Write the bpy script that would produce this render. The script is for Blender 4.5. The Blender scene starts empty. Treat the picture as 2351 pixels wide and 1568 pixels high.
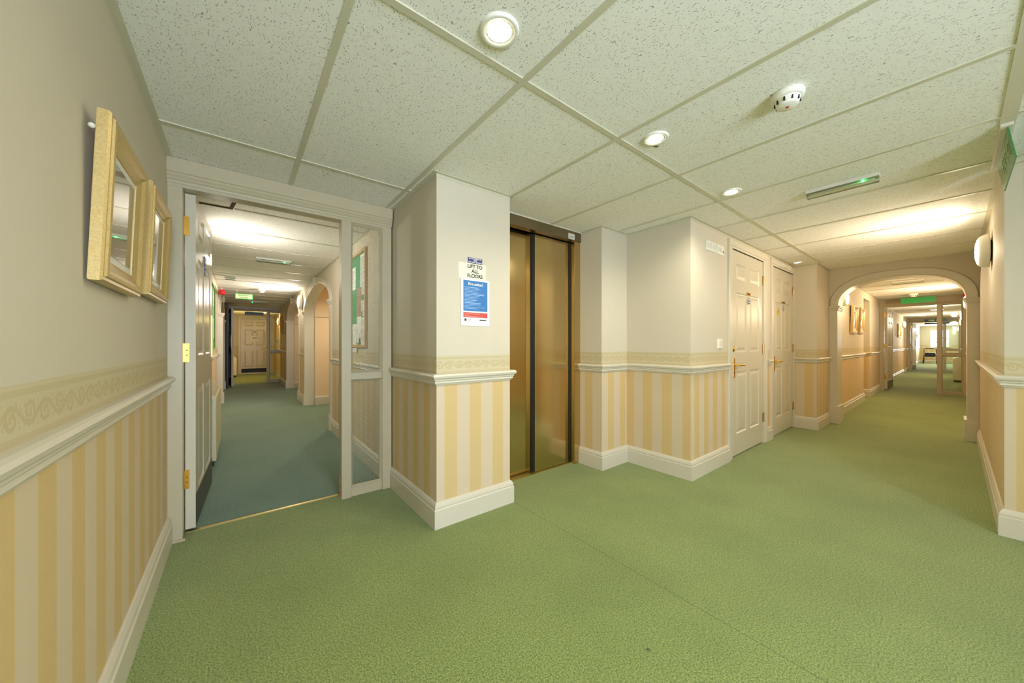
import bpy, bmesh, math, random
from mathutils import Matrix, Vector
random.seed(7)
S = bpy.context.scene
COL = S.collection
PI = math.pi
H = 2.077                      # ceiling height
# ------------------------------------------------------------------ camera
cam_d = bpy.data.cameras.new('camera'); cam = bpy.data.objects.new('camera', cam_d); COL.objects.link(cam)
cam.location = (0, 0, 1.077); cam.rotation_euler = (PI/2, 0, -math.radians(90-51.86))
cam_d.sensor_width = 36; cam_d.lens = 796.6/2351*36; cam_d.shift_y = 5/2351; cam_d.clip_start = 0.02; cam_d.clip_end = 200
S.camera = cam
# ------------------------------------------------------------------ world, daylight, exposure
W = bpy.data.worlds.new('world'); S.world = W; W.use_nodes = True
bg = W.node_tree.nodes['Background']; bg.inputs[0].default_value = (0.80, 0.90, 1.0, 1); bg.inputs[1].default_value = 3.0
S.view_settings.view_transform = 'Standard'; S.view_settings.look = 'None'
S.view_settings.exposure = 0.2; S.view_settings.gamma = 1.0; S.view_settings.use_curve_mapping = False
try:
    S.cycles.max_bounces = 10; S.cycles.diffuse_bounces = 6; S.cycles.glossy_bounces = 4; S.cycles.transparent_max_bounces = 16
    S.cycles.sample_clamp_indirect = 6.0
except Exception: pass

def area_light(name, loc, rot, size, power, color, sy=None, spread=None):
    l = bpy.data.lights.new(name, 'AREA'); l.energy = power; l.color = color; l.size = size
    if sy: l.shape = 'RECTANGLE'; l.size_y = sy
    if spread: l.spread = spread
    o = bpy.data.objects.new(name, l); COL.objects.link(o); o.location = loc; o.rotation_euler = rot; return o
# cool area light added behind the camera; daylight through the far end window
area_light('added_light_lobby', (0.35, -2.72, 1.15), (PI/2+.38, 0, .25), 1.0, 160, (0.70, 0.82, 1.0), 1.5)
area_light('daylight_far', (30.9, 0.5, 1.4), (PI/2, 0, PI/2), 0.9, 260, (0.93, 0.97, 1.0), 1.0)
DOWN_W = 18.0; WALL_W = 15.0
WARM = (1.0, 0.89, 0.70); WARM2 = (1.0, 0.87, 0.74)

# ------------------------------------------------------------------ materials
def srgb(r, g, b):
    f = lambda c: (c/255/12.92) if c/255 <= 0.04045 else ((c/255+0.055)/1.055)**2.4
    return (f(r), f(g), f(b), 1)
def tone(c, k): return tuple(a*b for a, b in zip(c[:3], k))+(1,)
class X:
    """tiny wrapper: arithmetic on sockets builds Math nodes"""
    def __init__(s, t, sock): s.t = t; s.s = sock
    def _m(s, op, *o):
        n = s.t.nodes.new('ShaderNodeMath'); n.operation = op
        for i, v in enumerate((s,)+o):
            if isinstance(v, X): s.t.links.new(v.s, n.inputs[i])
            else: n.inputs[i].default_value = v
        return X(s.t, n.outputs[0])
    def __add__(s, o): return s._m('ADD', o)
    def __sub__(s, o): return s._m('SUBTRACT', o)
    def __mul__(s, o): return s._m('MULTIPLY', o)
    def __truediv__(s, o): return s._m('DIVIDE', o)
    def gt(s, v): return s._m('GREATER_THAN', v)
    def lt(s, v): return s._m('LESS_THAN', v)
    def fr(s): return s._m('FRACT')
    def ab(s): return s._m('ABSOLUTE')
    def sin(s): return s._m('SINE')
    def mx(s, o): return s._m('MAXIMUM', o)
    def mn(s, o): return s._m('MINIMUM', o)
def newmat(name, rough=0.5, metal=0.0, color=None, spec=0.5):
    m = bpy.data.materials.new(name); m.use_nodes = True
    b = m.node_tree.nodes['Principled BSDF']
    b.inputs['Roughness'].default_value = rough; b.inputs['Metallic'].default_value = metal
    b.inputs['Specular IOR Level'].default_value = spec
    if color: b.inputs['Base Color'].default_value = color
    return m, m.node_tree, b
def noise(t, scale, detail=2, vec=None, rough=0.5):
    n = t.nodes.new('ShaderNodeTexNoise'); n.inputs['Scale'].default_value = scale; n.inputs['Detail'].default_value = detail
    n.inputs['Roughness'].default_value = rough
    if vec is not None: t.links.new(vec, n.inputs['Vector'])
    return X(t, n.outputs[0])
def mixc(t, fac, a, b):
    n = t.nodes.new('ShaderNodeMix'); n.data_type = 'RGBA'
    if isinstance(fac, X): t.links.new(fac.s, n.inputs[0])
    else: n.inputs[0].default_value = fac
    for i, c in ((6, a), (7, b)):
        if isinstance(c, (tuple, list)): n.inputs[i].default_value = c
        else: t.links.new(c, n.inputs[i])
    return n.outputs[2]
def bump(t, b, h, strength, dist):
    n = t.nodes.new('ShaderNodeBump'); n.inputs['Strength'].default_value = strength; n.inputs['Distance'].default_value = dist
    t.links.new(h.s, n.inputs['Height']); t.links.new(n.outputs[0], b.inputs['Normal'])
def geo(t):
    g = t.nodes.new('ShaderNodeNewGeometry')
    sp = t.nodes.new('ShaderNodeSeparateXYZ'); t.links.new(g.outputs['Position'], sp.inputs[0])
    sn = t.nodes.new('ShaderNodeSeparateXYZ'); t.links.new(g.outputs['True Normal'], sn.inputs[0])
    return g, [X(t, o) for o in sp.outputs], [X(t, o) for o in sn.outputs]
def paint(name, c, rough=0.5, var=0.04, sc=9, metal=0.0, spec=0.5):
    m, t, b = newmat(name, rough, metal, None, spec)
    g, p, n = geo(t)
    f = noise(t, sc, 3, g.outputs['Position'])
    d = tuple(x*(1-var*2) for x in c[:3])+(1,)
    l = tuple(min(1, x*(1+var)) for x in c[:3])+(1,)
    t.links.new(mixc(t, f, d, l), b.inputs['Base Color'])
    return m

def wallpaper():
    srgb_ = lambda *a: tone(srgb(*a), (.79, .785, .82))
    m, t, b = newmat('wallpaper', 0.62, 0, None, 0.3)
    g, (x, y, z), (nx, ny, nz) = geo(t)
    s = nx.ab().gt(0.5)
    ux = (x - 0.956); uy = (y - 1.088)
    u = ux + (uy - ux)*s
    fr = (u/0.1735 + 40).fr()
    yel = fr.lt(0.5)
    # stripes, with the small twisted cord woven along their edges
    cream = srgb_(232, 213, 178); gold = srgb_(230, 200, 139)
    c = mixc(t, yel, cream, gold)
    e = ((fr - 0.5).ab()).mn(fr.mn(fr*(-1) + 1))
    cord = e.lt(0.03)*((z*420 + fr*120).sin().gt(0.1))
    c = mixc(t, cord*0.45, c, srgb_(232, 214, 160))
    # printed border above the dado rail
    v = z - 0.949
    k = (u/0.066 + 60)
    cu = (k.fr() - 0.5)*0.066
    alt = ((k*0.5).fr().gt(0.5))*2 - 1
    dz = v - alt*0.004
    r = (cu*cu + dz*dz)._m('SQRT')
    ang = (dz*alt)._m('ARCTAN2', cu*alt)
    wob = noise(t, 170, 2, g.outputs['Position'])
    sp = ((ang/(2*PI) + r/0.0155 + 3).fr().lt(0.56))*(r + wob*0.007).lt(0.028)
    vine = (v - (u*(PI/0.066)).sin()*0.017 + (wob-0.5)*0.012).ab().lt(0.006)
    leaf = (noise(t, 95, 1, g.outputs['Position']).gt(0.60))*v.ab().lt(0.026)
    scr = sp.mx(vine).mx(leaf)*v.ab().lt(0.031)
    bc = mixc(t, scr, srgb_(223, 211, 172), srgb_(214, 197, 150))
    band = (v.ab() - 0.042).ab().lt(0.007)
    bc = mixc(t, band, bc, srgb_(215, 202, 157))
    bead = ((v - 0.049).ab().lt(0.0022))*((u*900).sin().gt(0))
    bc = mixc(t, bead*0.6, bc, srgb_(236, 222, 176))
    inb = z.lt(1.006)
    upper = mixc(t, noise(t, 3.0, 3, g.outputs['Position']), srgb_(226, 216, 189), srgb_(233, 224, 199))
    c2 = mixc(t, inb, upper, bc)
    c3 = mixc(t, z.lt(0.87), c2, c)
    t.links.new(c3, b.inputs['Base Color'])
    bump(t, b, noise(t, 260, 3, g.outputs['Position']), 0.12, 0.001)
    return m

def carpet(name, ca, cb, cc, seam=False):
    m, t, b = newmat(name, 0.95, 0, None, 0.1)
    g, (x, y, z), nn = geo(t)
    f = noise(t, 170, 3, g.outputs['Position'], 0.75)
    f2 = noise(t, 330, 1, g.outputs['Position'])
    f3 = noise(t, 1.6, 3, g.outputs['Position'])
    c = mixc(t, ((f-0.5)*5.0+0.5).mx(0).mn(1), ca, cb)
    c = mixc(t, f2.gt(0.64)*0.55, c, cc)
    c = mixc(t, ((f3-0.42)*1.0).mx(0).mn(0.2), c, tuple(q*0.78 for q in ca[:3])+(1,))
    spots = t.nodes.new('ShaderNodeTexVoronoi'); spots.inputs['Scale'].default_value = 1.7
    t.links.new(g.outputs['Position'], spots.inputs['Vector'])
    c = mixc(t, X(t, spots.outputs['Distance']).lt(0.022)*0.6, c, (0.02, 0.03, 0.012, 1))
    if seam:
        ln = ((x - 1.47 + (noise(t, 14, 1, g.outputs['Position'])-0.5)*0.006).ab().lt(0.0016))
        c = mixc(t, ln*0.55, c, (0.02, 0.035, 0.012, 1))
    t.links.new(c, b.inputs['Base Color'])
    b.inputs['Sheen Weight'].default_value = 0.25
    bump(t, b, f + f2, 0.3, 0.003)
    return m

def tiles():
    m, t, b = newmat('mineral_fibre_tile', 0.85, 0, None, 0.15)
    g, (x, y, z), nn = geo(t)
    P = g.outputs['Position']
    base = mixc(t, noise(t, 30, 4, P), srgb(236, 234, 226), srgb(245, 243, 236))
    def vor(sc, vec):
        v = t.nodes.new('ShaderNodeTexVoronoi'); v.voronoi_dimensions = '2D'; v.inputs['Scale'].default_value = sc; t.links.new(vec, v.inputs['Vector'])
        sp = t.nodes.new('ShaderNodeSeparateColor'); t.links.new(v.outputs['Color'], sp.inputs[0])
        return X(t, v.outputs['Distance']), X(t, sp.outputs[0])
    # pin holes
    d1, r1 = vor(78, P)
    dots = (d1 - r1*0.11).lt(0.03)*r1.gt(0.40)
    # short worm-like fissures: two stretched, warped cell patterns
    msk = None
    for rot, sc, st in ((0.5, 30, 3.2), (-0.35, 27, 3.6)):
        nz = t.nodes.new('ShaderNodeTexNoise'); nz.inputs['Scale'].default_value = 22; t.links.new(P, nz.inputs['Vector'])
        va = t.nodes.new('ShaderNodeVectorMath'); va.operation = 'MULTIPLY_ADD'
        t.links.new(nz.outputs['Color'], va.inputs[0]); va.inputs[1].default_value = (0.05, 0.05, 0.0); t.links.new(P, va.inputs[2])
        mp = t.nodes.new('ShaderNodeMapping'); t.links.new(va.outputs[0], mp.inputs[0])
        mp.inputs['Rotation'].default_value = (0, 0, rot); mp.inputs['Scale'].default_value = (st, 1, 1)
        d, r = vor(sc, mp.outputs[0])
        q = d.lt(0.12)*r.gt(0.62)
        msk = q if msk is None else msk.mx(q)
    fis = msk*(noise(t, 200, 1, P).gt(0.40))
    hole = dots.mx(fis)
    c = mixc(t, hole*0.62, base, srgb(92, 90, 74))
    t.links.new(c, b.inputs['Base Color'])
    bump(t, b, hole*(-1) + noise(t, 420, 2, P)*0.3, 0.35, 0.002)
    return m

def emis(name, color, strength):
    m, t, b = newmat(name, 0.4, 0, (1, 1, 1, 1))
    b.inputs['Emission Color'].default_value = tuple(color)+(1,); b.inputs['Emission Strength'].default_value = strength
    return m
def glass(name, tint=(0.97, 1.0, 0.97, 1), gl=0.10, wire=False):
    m = bpy.data.materials.new(name); m.use_nodes = True; t = m.node_tree
    for n in list(t.nodes): t.nodes.remove(n)
    out = t.nodes.new('ShaderNodeOutputMaterial'); tr = t.nodes.new('ShaderNodeBsdfTransparent'); tr.inputs[0].default_value = tint
    g = t.nodes.new('ShaderNodeBsdfGlossy'); g.inputs['Roughness'].default_value = 0.03
    fr = t.nodes.new('ShaderNodeFresnel'); fr.inputs[0].default_value = 1.45
    mx = t.nodes.new('ShaderNodeMixShader'); f = X(t, fr.outputs[0])*0.8 + gl*0.3
    t.links.new(f.s, mx.inputs[0]); t.links.new(tr.outputs[0], mx.inputs[1]); t.links.new(g.outputs[0], mx.inputs[2])
    res = mx.outputs[0]
    if wire:
        gg, (x, y, z), nn = geo(t)
        s = nn[0].ab().gt(0.5)
        u = x + (y - x)*s
        w = ((u/0.009+100).fr().lt(0.08)).mx((z/0.009).fr().lt(0.08))*0.4
        d = t.nodes.new('ShaderNodeBsdfPrincipled'); d.inputs['Base Color'].default_value = srgb(214, 208, 190)
        d.inputs['Roughness'].default_value = 0.4
        m2 = t.nodes.new('ShaderNodeMixShader'); t.links.new(w.s, m2.inputs[0]); t.links.new(res, m2.inputs[1]); t.links.new(d.outputs[0], m2.inputs[2])
        res = m2.outputs[0]
    t.links.new(res, out.inputs[0])
    return m
def steel(name, c, rough):
    m, t, b = newmat(name, rough, 1.0)
    g, (x, y, z), nn = geo(t)
    mp = t.nodes.new('ShaderNodeMapping'); t.links.new(g.outputs['Position'], mp.inputs[0]); mp.inputs['Scale'].default_value = (900, 900, 1.5)
    f = noise(t, 1, 2, mp.outputs[0])
    t.links.new(mixc(t, f, tuple(q*0.95 for q in c[:3])+(1,), c), b.inputs['Base Color'])
    r = f*0.04 + rough
    t.links.new(r.s, b.inputs['Roughness'])
    return m
def gold_frame():
    m, t, b = newmat('gilt_moulding', 0.38, 0.35)
    g, p, n = geo(t)
    f = noise(t, 220, 4, g.outputs['Position'], 0.7)
    c = mixc(t, ((f-0.5)*1.6+0.5).mx(0).mn(1), srgb(176, 142, 78), srgb(214, 190, 130))
    t.links.new(c, b.inputs['Base Color']); bump(t, b, f, 0.12, 0.0006); return m
def picture_mat(name, a, bcol, c2):
    m, t, b = newmat(name, 0.08, 0, None, 0.9)
    g, (x, y, z), n = geo(t)
    f = noise(t, 9, 5, g.outputs['Position'], 0.65)
    c = mixc(t, ((z-1.42)*5+f*0.8).mx(0).mn(1), a, bcol)
    c = mixc(t, f.gt(0.56)*0.7, c, c2)
    t.links.new(c, b.inputs['Base Color']); b.inputs['Coat Weight'].default_value = 1.0; b.inputs['Coat Roughness'].default_value = 0.02
    return m
def sheet_mat(name, bgc, ink, rows, dens):
    """printed page: rows of tiny ink marks on paper"""
    m, t, b = newmat(name, 0.7, 0, None, 0.2)
    tc = t.nodes.new('ShaderNodeTexCoord'); sp = t.nodes.new('ShaderNodeSeparateXYZ'); t.links.new(tc.outputs['Generated'], sp.inputs[0])
    v = X(t, sp.outputs[2])
    g, p, n = geo(t)
    mp = t.nodes.new('ShaderNodeMapping'); t.links.new(g.outputs['Position'], mp.inputs[0]); mp.inputs['Scale'].default_value = (60, 60, 25)
    w = noise(t, 1.0, 2, mp.outputs[0])
    ln = ((v*rows).fr().lt(0.45))*w.gt(dens)
    ln = ln*v.gt(0.07)*v.lt(0.93)
    t.links.new(mixc(t, ln*0.65, bgc, ink), b.inputs['Base Color']); return m

M = {}
M['wallpaper'] = wallpaper()
M['white'] = paint('white_gloss_paint', tone(srgb(226, 220, 200), (.80,.78,.74)), 0.28, 0.025, 6)
M['trim'] = paint('trim_paint', tone(srgb(232, 226, 208), (.80,.785,.76)), 0.35, 0.02, 6)
M['jamb'] = paint('aged_frame_paint', tone(srgb(212, 208, 188), (.74,.67,.56)), 0.33, 0.035, 14)
M['cream'] = paint('plain_cream_wall', srgb(236, 210, 174), 0.6, 0.02, 4)
M['carpet'] = carpet('green_carpet', srgb(90, 113, 55), srgb(152, 166, 92), srgb(198, 200, 138), True)
M['carpet_teal'] = carpet('teal_carpet', srgb(80, 112, 96), srgb(120, 146, 122), srgb(166, 170, 138))
M['tile'] = tiles()
M['grid'] = paint('grid_metal', srgb(204, 200, 176), 0.4, 0.02, 5)
M['tee_brown'] = paint('bare_tee', srgb(92, 68, 36), 0.9, 0.1, 40, 0, 0.05)
M['brass'] = paint('polished_brass', srgb(232, 180, 84), 0.25, 0.05, 40, 1.0)
M['brass_dull'] = paint('worn_brass', srgb(224, 206, 140), 0.35, 0.06, 60, 1.0)
M['steel'] = steel('brushed_steel', (0.64, 0.48, 0.24, 1), 0.15)
M['steel_dark'] = steel('dark_steel', (0.30, 0.25, 0.18, 1), 0.28)
M['black'] = paint('matt_black', srgb(20, 18, 16), 0.5, 0.1, 30)
M['kick'] = paint('kick_plate', srgb(70, 62, 40), 0.35, 0.1, 30, 0.4)
M['gilt'] = gold_frame()
M['oak'] = paint('light_wood', srgb(200, 160, 104), 0.45, 0.1, 50)
M['dark_wood'] = paint('dark_wood', srgb(64, 40, 24), 0.4, 0.15, 30)
M['plastic'] = paint('white_plastic', srgb(236, 234, 222), 0.3, 0.01, 8)
M['plastic_aged'] = paint('aged_plastic', srgb(214, 210, 196), 0.35, 0.02, 8)
M['led'] = emis('green_led', (0.05, 1.0, 0.25), 25)
M['lamp'] = emis('lamp_lens', (1.0, 0.90, 0.72), 40)
M['wall_lamp'] = emis('wall_lamp_lens', (1.0, 0.88, 0.68), 22)
M['cool_lamp'] = emis('small_lamp_lens', (1.0, 0.94, 0.85), 6)
M['glass'] = glass('window_glass')
M['wired'] = glass('wired_glass', wire=True)
M['lens'] = glass('clear_lens', (0.93, 0.97, 0.92, 1), 0.3)
M['felt'] = paint('green_felt', srgb(64, 148, 88), 0.9, 0.06, 40)
M['lime'] = paint('lime_backing_paper', srgb(120, 168, 92), 0.8, 0.06, 20)
M['red'] = paint('red_plastic', srgb(196, 30, 26), 0.3, 0.03, 20)
M['blue_sign'] = paint('blue_print', srgb(58, 122, 186), 0.4, 0.03, 20)
M['navy'] = paint('navy_print', srgb(28, 44, 116), 0.4, 0.03, 20)
M['red_print'] = paint('red_print', srgb(206, 84, 74), 0.4, 0.03, 20)
M['paper'] = paint('white_paper', srgb(236, 234, 226), 0.6, 0.01, 8)
M['offwhite'] = paint('laminated_card', srgb(226, 222, 204), 0.35, 0.01, 8)
M['pale_ink'] = paint('pale_blue_ink', srgb(176, 206, 232), 0.6, 0.01, 8)
M['pink_ink'] = paint('pink_ink', srgb(240, 176, 166), 0.6, 0.01, 8)
M['ink'] = paint('black_ink', srgb(26, 26, 26), 0.6, 0.01, 8)
M['green_sign'] = paint('green_sign', srgb(40, 170, 82), 0.35, 0.02, 10)
M['green_dark'] = paint('dark_green_sign', srgb(18, 52, 30), 0.35, 0.02, 10)
M['green_pane'] = paint('green_edge_lit_pane', srgb(60, 130, 70), 0.25, 0.05, 10)
M['pale_green'] = paint('pale_green_print', srgb(190, 214, 160), 0.4, 0.03, 10)
M['yellow'] = paint('yellow_print', srgb(232, 196, 60), 0.4, 0.03, 10)
M['heater'] = paint('heater_enamel', srgb(222, 214, 176), 0.35, 0.02, 6)
M['grille'] = paint('heater_grille', srgb(160, 148, 108), 0.5, 0.05, 60)
M['chip'] = paint('bare_wood_chip', srgb(158, 104, 52), 0.8, 0.1, 50)
M['bag'] = paint('black_nylon', srgb(24, 20, 24), 0.6, 0.1, 30)
M['burgundy'] = paint('burgundy_tube', srgb(92, 34, 36), 0.3, 0.05, 20, 0.3)
M['rubber'] = paint('rubber', srgb(30, 30, 30), 0.8, 0.05, 30)
M['leaf'] = paint('foliage', srgb(150, 178, 90), 0.7, 0.2, 9)
M['photo'] = paint('photo_print', srgb(168, 128, 104), 0.4, 0.4, 45)
M['pic1'] = picture_mat('print_heath', srgb(96, 76, 58), srgb(150, 146, 136), srgb(70, 60, 48))
M['pic2'] = picture_mat('print_harbour', srgb(110, 88, 66), srgb(160, 152, 138), srgb(80, 66, 50))
M['pic3'] = picture_mat('print_garden', srgb(190, 160, 100), srgb(214, 196, 140), srgb(170, 130, 70))
M['mount'] = paint('picture_mount', srgb(228, 224, 212), 0.5, 0.01, 20)
M['page'] = sheet_mat('printed_page', srgb(232, 232, 230), srgb(90, 90, 100), 26, 0.42)
M['page2'] = sheet_mat('typed_letter', srgb(238, 238, 236), srgb(120, 120, 130), 40, 0.5)
M['page3'] = sheet_mat('poster_page', srgb(226, 222, 210), srgb(70, 110, 130), 12, 0.45)

# ------------------------------------------------------------------ mesh builder
class MB:
    n = 0
    def __init__(s, mx=None): s.v = []; s.f = []; s.m = mx or Matrix(); s.smooth = set(); s.mi = []; s.cur = 0
    def add(s, vs, fs, smooth=False):
        o = len(s.v); s.v += [tuple(s.m @ Vector(p)) for p in vs]
        for f in fs:
            if smooth: s.smooth.add(len(s.f))
            s.f.append(tuple(i+o for i in f)); s.mi.append(s.cur)
        return s
    def box(s, x0, x1, y0, y1, z0, z1):
        x0, x1 = sorted((x0, x1)); y0, y1 = sorted((y0, y1)); z0, z1 = sorted((z0, z1))
        MB.n = (MB.n+1) % 7; e = MB.n*1.1e-4 if min(x1-x0, y1-y0, z1-z0) > .004 else 0   # no two faces exactly coplanar
        x0 -= e; y0 -= e; x1 += e; y1 += e; z1 += e
        return s.add([(x0,y0,z0),(x1,y0,z0),(x1,y1,z0),(x0,y1,z0),(x0,y0,z1),(x1,y0,z1),(x1,y1,z1),(x0,y1,z1)],
                     [(0,3,2,1),(4,5,6,7),(0,1,5,4),(1,2,6,5),(2,3,7,6),(3,0,4,7)])
    def bevbox(s, x0, x1, y0, y1, z0, z1, r):
        """box with its edges parallel to y softened at the front (y0) face"""
        x0, x1 = sorted((x0, x1)); z0, z1 = sorted((z0, z1))
        d = r if y1 > y0 else -r
        a = [(x0,y1,z0),(x1,y1,z0),(x1,y1,z1),(x0,y1,z1)]
        b = [(x0,y0+d,z0),(x1,y0+d,z0),(x1,y0+d,z1),(x0,y0+d,z1)]
        c = [(x0+r,y0,z0+r),(x1-r,y0,z0+r),(x1-r,y0,z1-r),(x0+r,y0,z1-r)]
        fs = [(3,2,1,0),(8,9,10,11)]
        for i in range(4):
            j = (i+1) % 4; fs += [(i,j,4+j,4+i),(4+i,4+j,8+j,8+i)]
        return s.add(a+b+c, fs)
    def prism(s, pts, h0, h1, axis='z'):
        """extrude a closed 2D outline"""
        n = len(pts)
        def p(a, b, h): return {'z': (a,b,h), 'y': (a,h,b), 'x': (h,a,b)}[axis]
        v = [p(a,b,h0) for a,b in pts]+[p(a,b,h1) for a,b in pts]
        f = [tuple(range(n-1,-1,-1)), tuple(range(n,2*n))]+[(i,(i+1)%n,n+(i+1)%n,n+i) for i in range(n)]
        return s.add(v, f)
    def lathe(s, prof, c=(0,0,0), n=32, sx=1, sy=1, cap=True, sm=True):
        """profile (r, h) about z, squashed by sx, sy"""
        v = []; f = []
        for r, h in prof:
            for k in range(n):
                a = 2*PI*k/n; v.append((c[0]+r*math.cos(a)*sx, c[1]+r*math.sin(a)*sy, c[2]+h))
        m = len(prof)
        for i in range(m-1):
            for k in range(n):
                j = (k+1) % n; f.append((i*n+k, i*n+j, (i+1)*n+j, (i+1)*n+k))
        s.add(v, f, sm)
        if cap:
            o = len(s.v)-m*n
            for i in (0, m-1):
                if prof[i][0] > 1e-5:
                    s.f.append(tuple(o+i*n+k for k in range(n))); s.mi.append(s.cur)
        return s
    def tube(s, pts, r, n=10):
        pts = [Vector(p) for p in pts]; rings = []
        for i, p in enumerate(pts):
            d = (pts[min(i+1, len(pts)-1)] - pts[max(i-1, 0)]).normalized()
            a = d.cross(Vector((0,0,1)));
            if a.length < 1e-3: a = d.cross(Vector((1,0,0)))
            a.normalize(); b = d.cross(a)
            rr = r[i] if isinstance(r, (list, tuple)) else r
            rings.append([tuple(p + a*math.cos(2*PI*k/n)*rr + b*math.sin(2*PI*k/n)*rr) for k in range(n)])
        v = [q for g in rings for q in g]; f = []
        for i in range(len(pts)-1):
            for k in range(n):
                j = (k+1) % n; f.append((i*n+k, i*n+j, (i+1)*n+j, (i+1)*n+k))
        s.add(v, f, True)
        s.add(rings[0], [tuple(range(n-1,-1,-1))]); s.add(rings[-1], [tuple(range(n))]); return s
    def sweep(s, pts, prof, side=1, closed=False):
        """mitred sweep of a closed profile (offset, z) along a plan polyline; side=+1 offsets to the left"""
        n = len(pts); rings = []
        def nrm(a, b):
            dx, dy = b[0]-a[0], b[1]-a[1]; L = math.hypot(dx, dy); return (-dy/L*side, dx/L*side)
        for i in range(n):
            if closed: n1 = nrm(pts[i-1], pts[i]); n2 = nrm(pts[i], pts[(i+1)%n])
            else:
                n1 = nrm(pts[max(i-1,0)], pts[max(i-1,0)+1]); n2 = nrm(pts[min(i, n-2)], pts[min(i, n-2)+1])
            k = 1+n1[0]*n2[0]+n1[1]*n2[1]; mx, my = (n1[0]+n2[0])/k, (n1[1]+n2[1])/k
            rings.append([(pts[i][0]+mx*o, pts[i][1]+my*o, z) for o, z in prof])
        m = len(prof); v = [p for r in rings for p in r]; f = []
        for i in range(n if closed else n-1):
            for k in range(m):
                j = (k+1) % m; a = i*m; b = ((i+1) % n)*m
                f.append((a+k, a+j, b+j, b+k))
        if not closed: f += [tuple(range(m-1,-1,-1)), tuple((n-1)*m+k for k in range(m))]
        return s.add(v, f)
    def build(s, name, mat, parent=None, bevel=0):
        me = bpy.data.meshes.new(name); me.from_pydata(s.v, [], s.f); me.validate(); 
        bm = bmesh.new(); bm.from_mesh(me); bmesh.ops.recalc_face_normals(bm, faces=bm.faces); bm.to_mesh(me); bm.free()
        if s.smooth and len(me.polygons) == len(s.f):
            for i in s.smooth: me.polygons[i].use_smooth = True
        mats = mat if isinstance(mat, (list, tuple)) else [mat]
        for q in mats: me.materials.append(M[q])
        if len(mats) > 1 and len(me.polygons) == len(s.f):
            for i, k in enumerate(s.mi): me.polygons[i].material_index = k
        if parent is not None:       # keep vertices in the parent's local space
            pass
        o = bpy.data.objects.new(name, me); COL.objects.link(o)
        if parent is not None: o.parent = parent
        if bevel:
            b = o.modifiers.new('bevel', 'BEVEL'); b.width = bevel; b.segments = 2; b.limit_method = 'ANGLE'; b.angle_limit = 0.7
        return o
def tag(o, label, cat, group=None):
    o['label'] = label; o['category'] = cat
    if group: o['group'] = group
    return o
def thing(name, loc, label, cat, rz=0, group=None):
    o = bpy.data.objects.new(name, None); COL.objects.link(o); o.location = loc; o.rotation_euler = (0, 0, rz); o.empty_display_size = 0.05
    return tag(o, label, cat, group)
def struct(o): o['kind'] = 'structure'; return o
def senpty(name, loc=(0,0,0), rz=0):
    o = bpy.data.objects.new(name, None); COL.objects.link(o); o.location = loc; o.rotation_euler = (0,0,rz); o['kind'] = 'structure'; return o
def copytree(o, parent=None):
    c = o.copy(); COL.objects.link(c); c.parent = parent
    for ch in o.children: copytree(ch, c)
    return c
def text(name, body, size, mat, parent, loc, rot, align='CENTER', squash=1.0, bold=0.0):
    """lettering as a mesh standing in its own x-z plane"""
    cu = bpy.data.curves.new(name, 'FONT'); cu.body = body; cu.size = size; cu.align_x = align; cu.align_y = 'CENTER'
    cu.extrude = 0.0003; cu.offset = bold; cu.space_line = 1.0
    tmp = bpy.data.objects.new(name+'_curve', cu); COL.objects.link(tmp)
    bpy.context.view_layer.update()
    me = bpy.data.meshes.new_from_object(tmp.evaluated_get(bpy.context.evaluated_depsgraph_get()))
    bpy.data.objects.remove(tmp); bpy.data.curves.remove(cu)
    me.transform(Matrix.Diagonal((squash, 1, 1, 1)))
    me.transform(Matrix.Rotation(PI/2, 4, 'X'))
    me.materials.clear(); me.materials.append(M[mat])
    o = bpy.data.objects.new(name, me); COL.objects.link(o); o.parent = parent; o.location = loc; o.rotation_euler = rot
    return o

TR = [0]
def trim(mb, mat='trim', bevel=0):
    TR[0] += 1; return struct(mb.build('trim_%d' % TR[0], mat, None, bevel))
WP = lambda t, z1=H: [(0, 0), (0, z1), (-t, z1), (-t, 0)]
DADO = [(0,.833),(.007,.833),(.011,.842),(.017,.845),(.015,.855),(.021,.861),(.021,.867),(.031,.876),(.034,.887),(.029,.896),(.02,.90),(0,.90)]
SKIRT = [(0,0),(.021,0),(.021,.108),(.016,.113),(.018,.122),(.015,.134),(.007,.147),(.003,.150),(0,.150)]
ANGLE = [(0,H-.02),(.0015,H-.02),(.0015,H-.004),(.023,H-.004),(.023,H-.0005),(0,H-.0005)]
def wall(name, pts, side, t=0.1): return struct(MB().sweep(pts, WP(t), side).build('wall_'+name, 'wallpaper'))
def dado(pts, side): return trim(MB().sweep(pts, DADO, side))
def skirt(name, pts, side): return struct(MB().sweep(pts, SKIRT, side).build('baseboard_'+name, 'trim'))
def angle(pts, side): return trim(MB().sweep(pts, ANGLE, side), 'grid')

# ------------------------------------------------------------------ floors and ceiling
FL = MB()
FL.box(-.5, 3.5, -2.9, -.3, -.1, 0); FL.box(-.5, 31, -.3, 1.4, -.1, 0); FL.box(-.5, 3.0, 1.4, 2.705, -.1, 0); FL.box(-.6, 1.9, 11.85, 16, -.1, 0); FL.box(9, 10.3, 1.4, 1.7, -.1, 0)
struct(FL.build('floor', 'carpet'))
struct(MB().box(-1.1, 2.0, 2.705, 11.85, -.1, 0).build('floor', 'carpet_teal'))
CE = MB()
CE.box(-.5, 3.6, -2.9, 1.5, H, H+.1); CE.box(3.6, 31, -.4, 1.7, H, H+.1); CE.box(-1.1, 3.6, 1.5, 2.9, H, H+.1); CE.box(-1.1, 2.0, 2.9, 16, H, H+.1)
struct(CE.build('ceiling', 'tile'))
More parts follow.
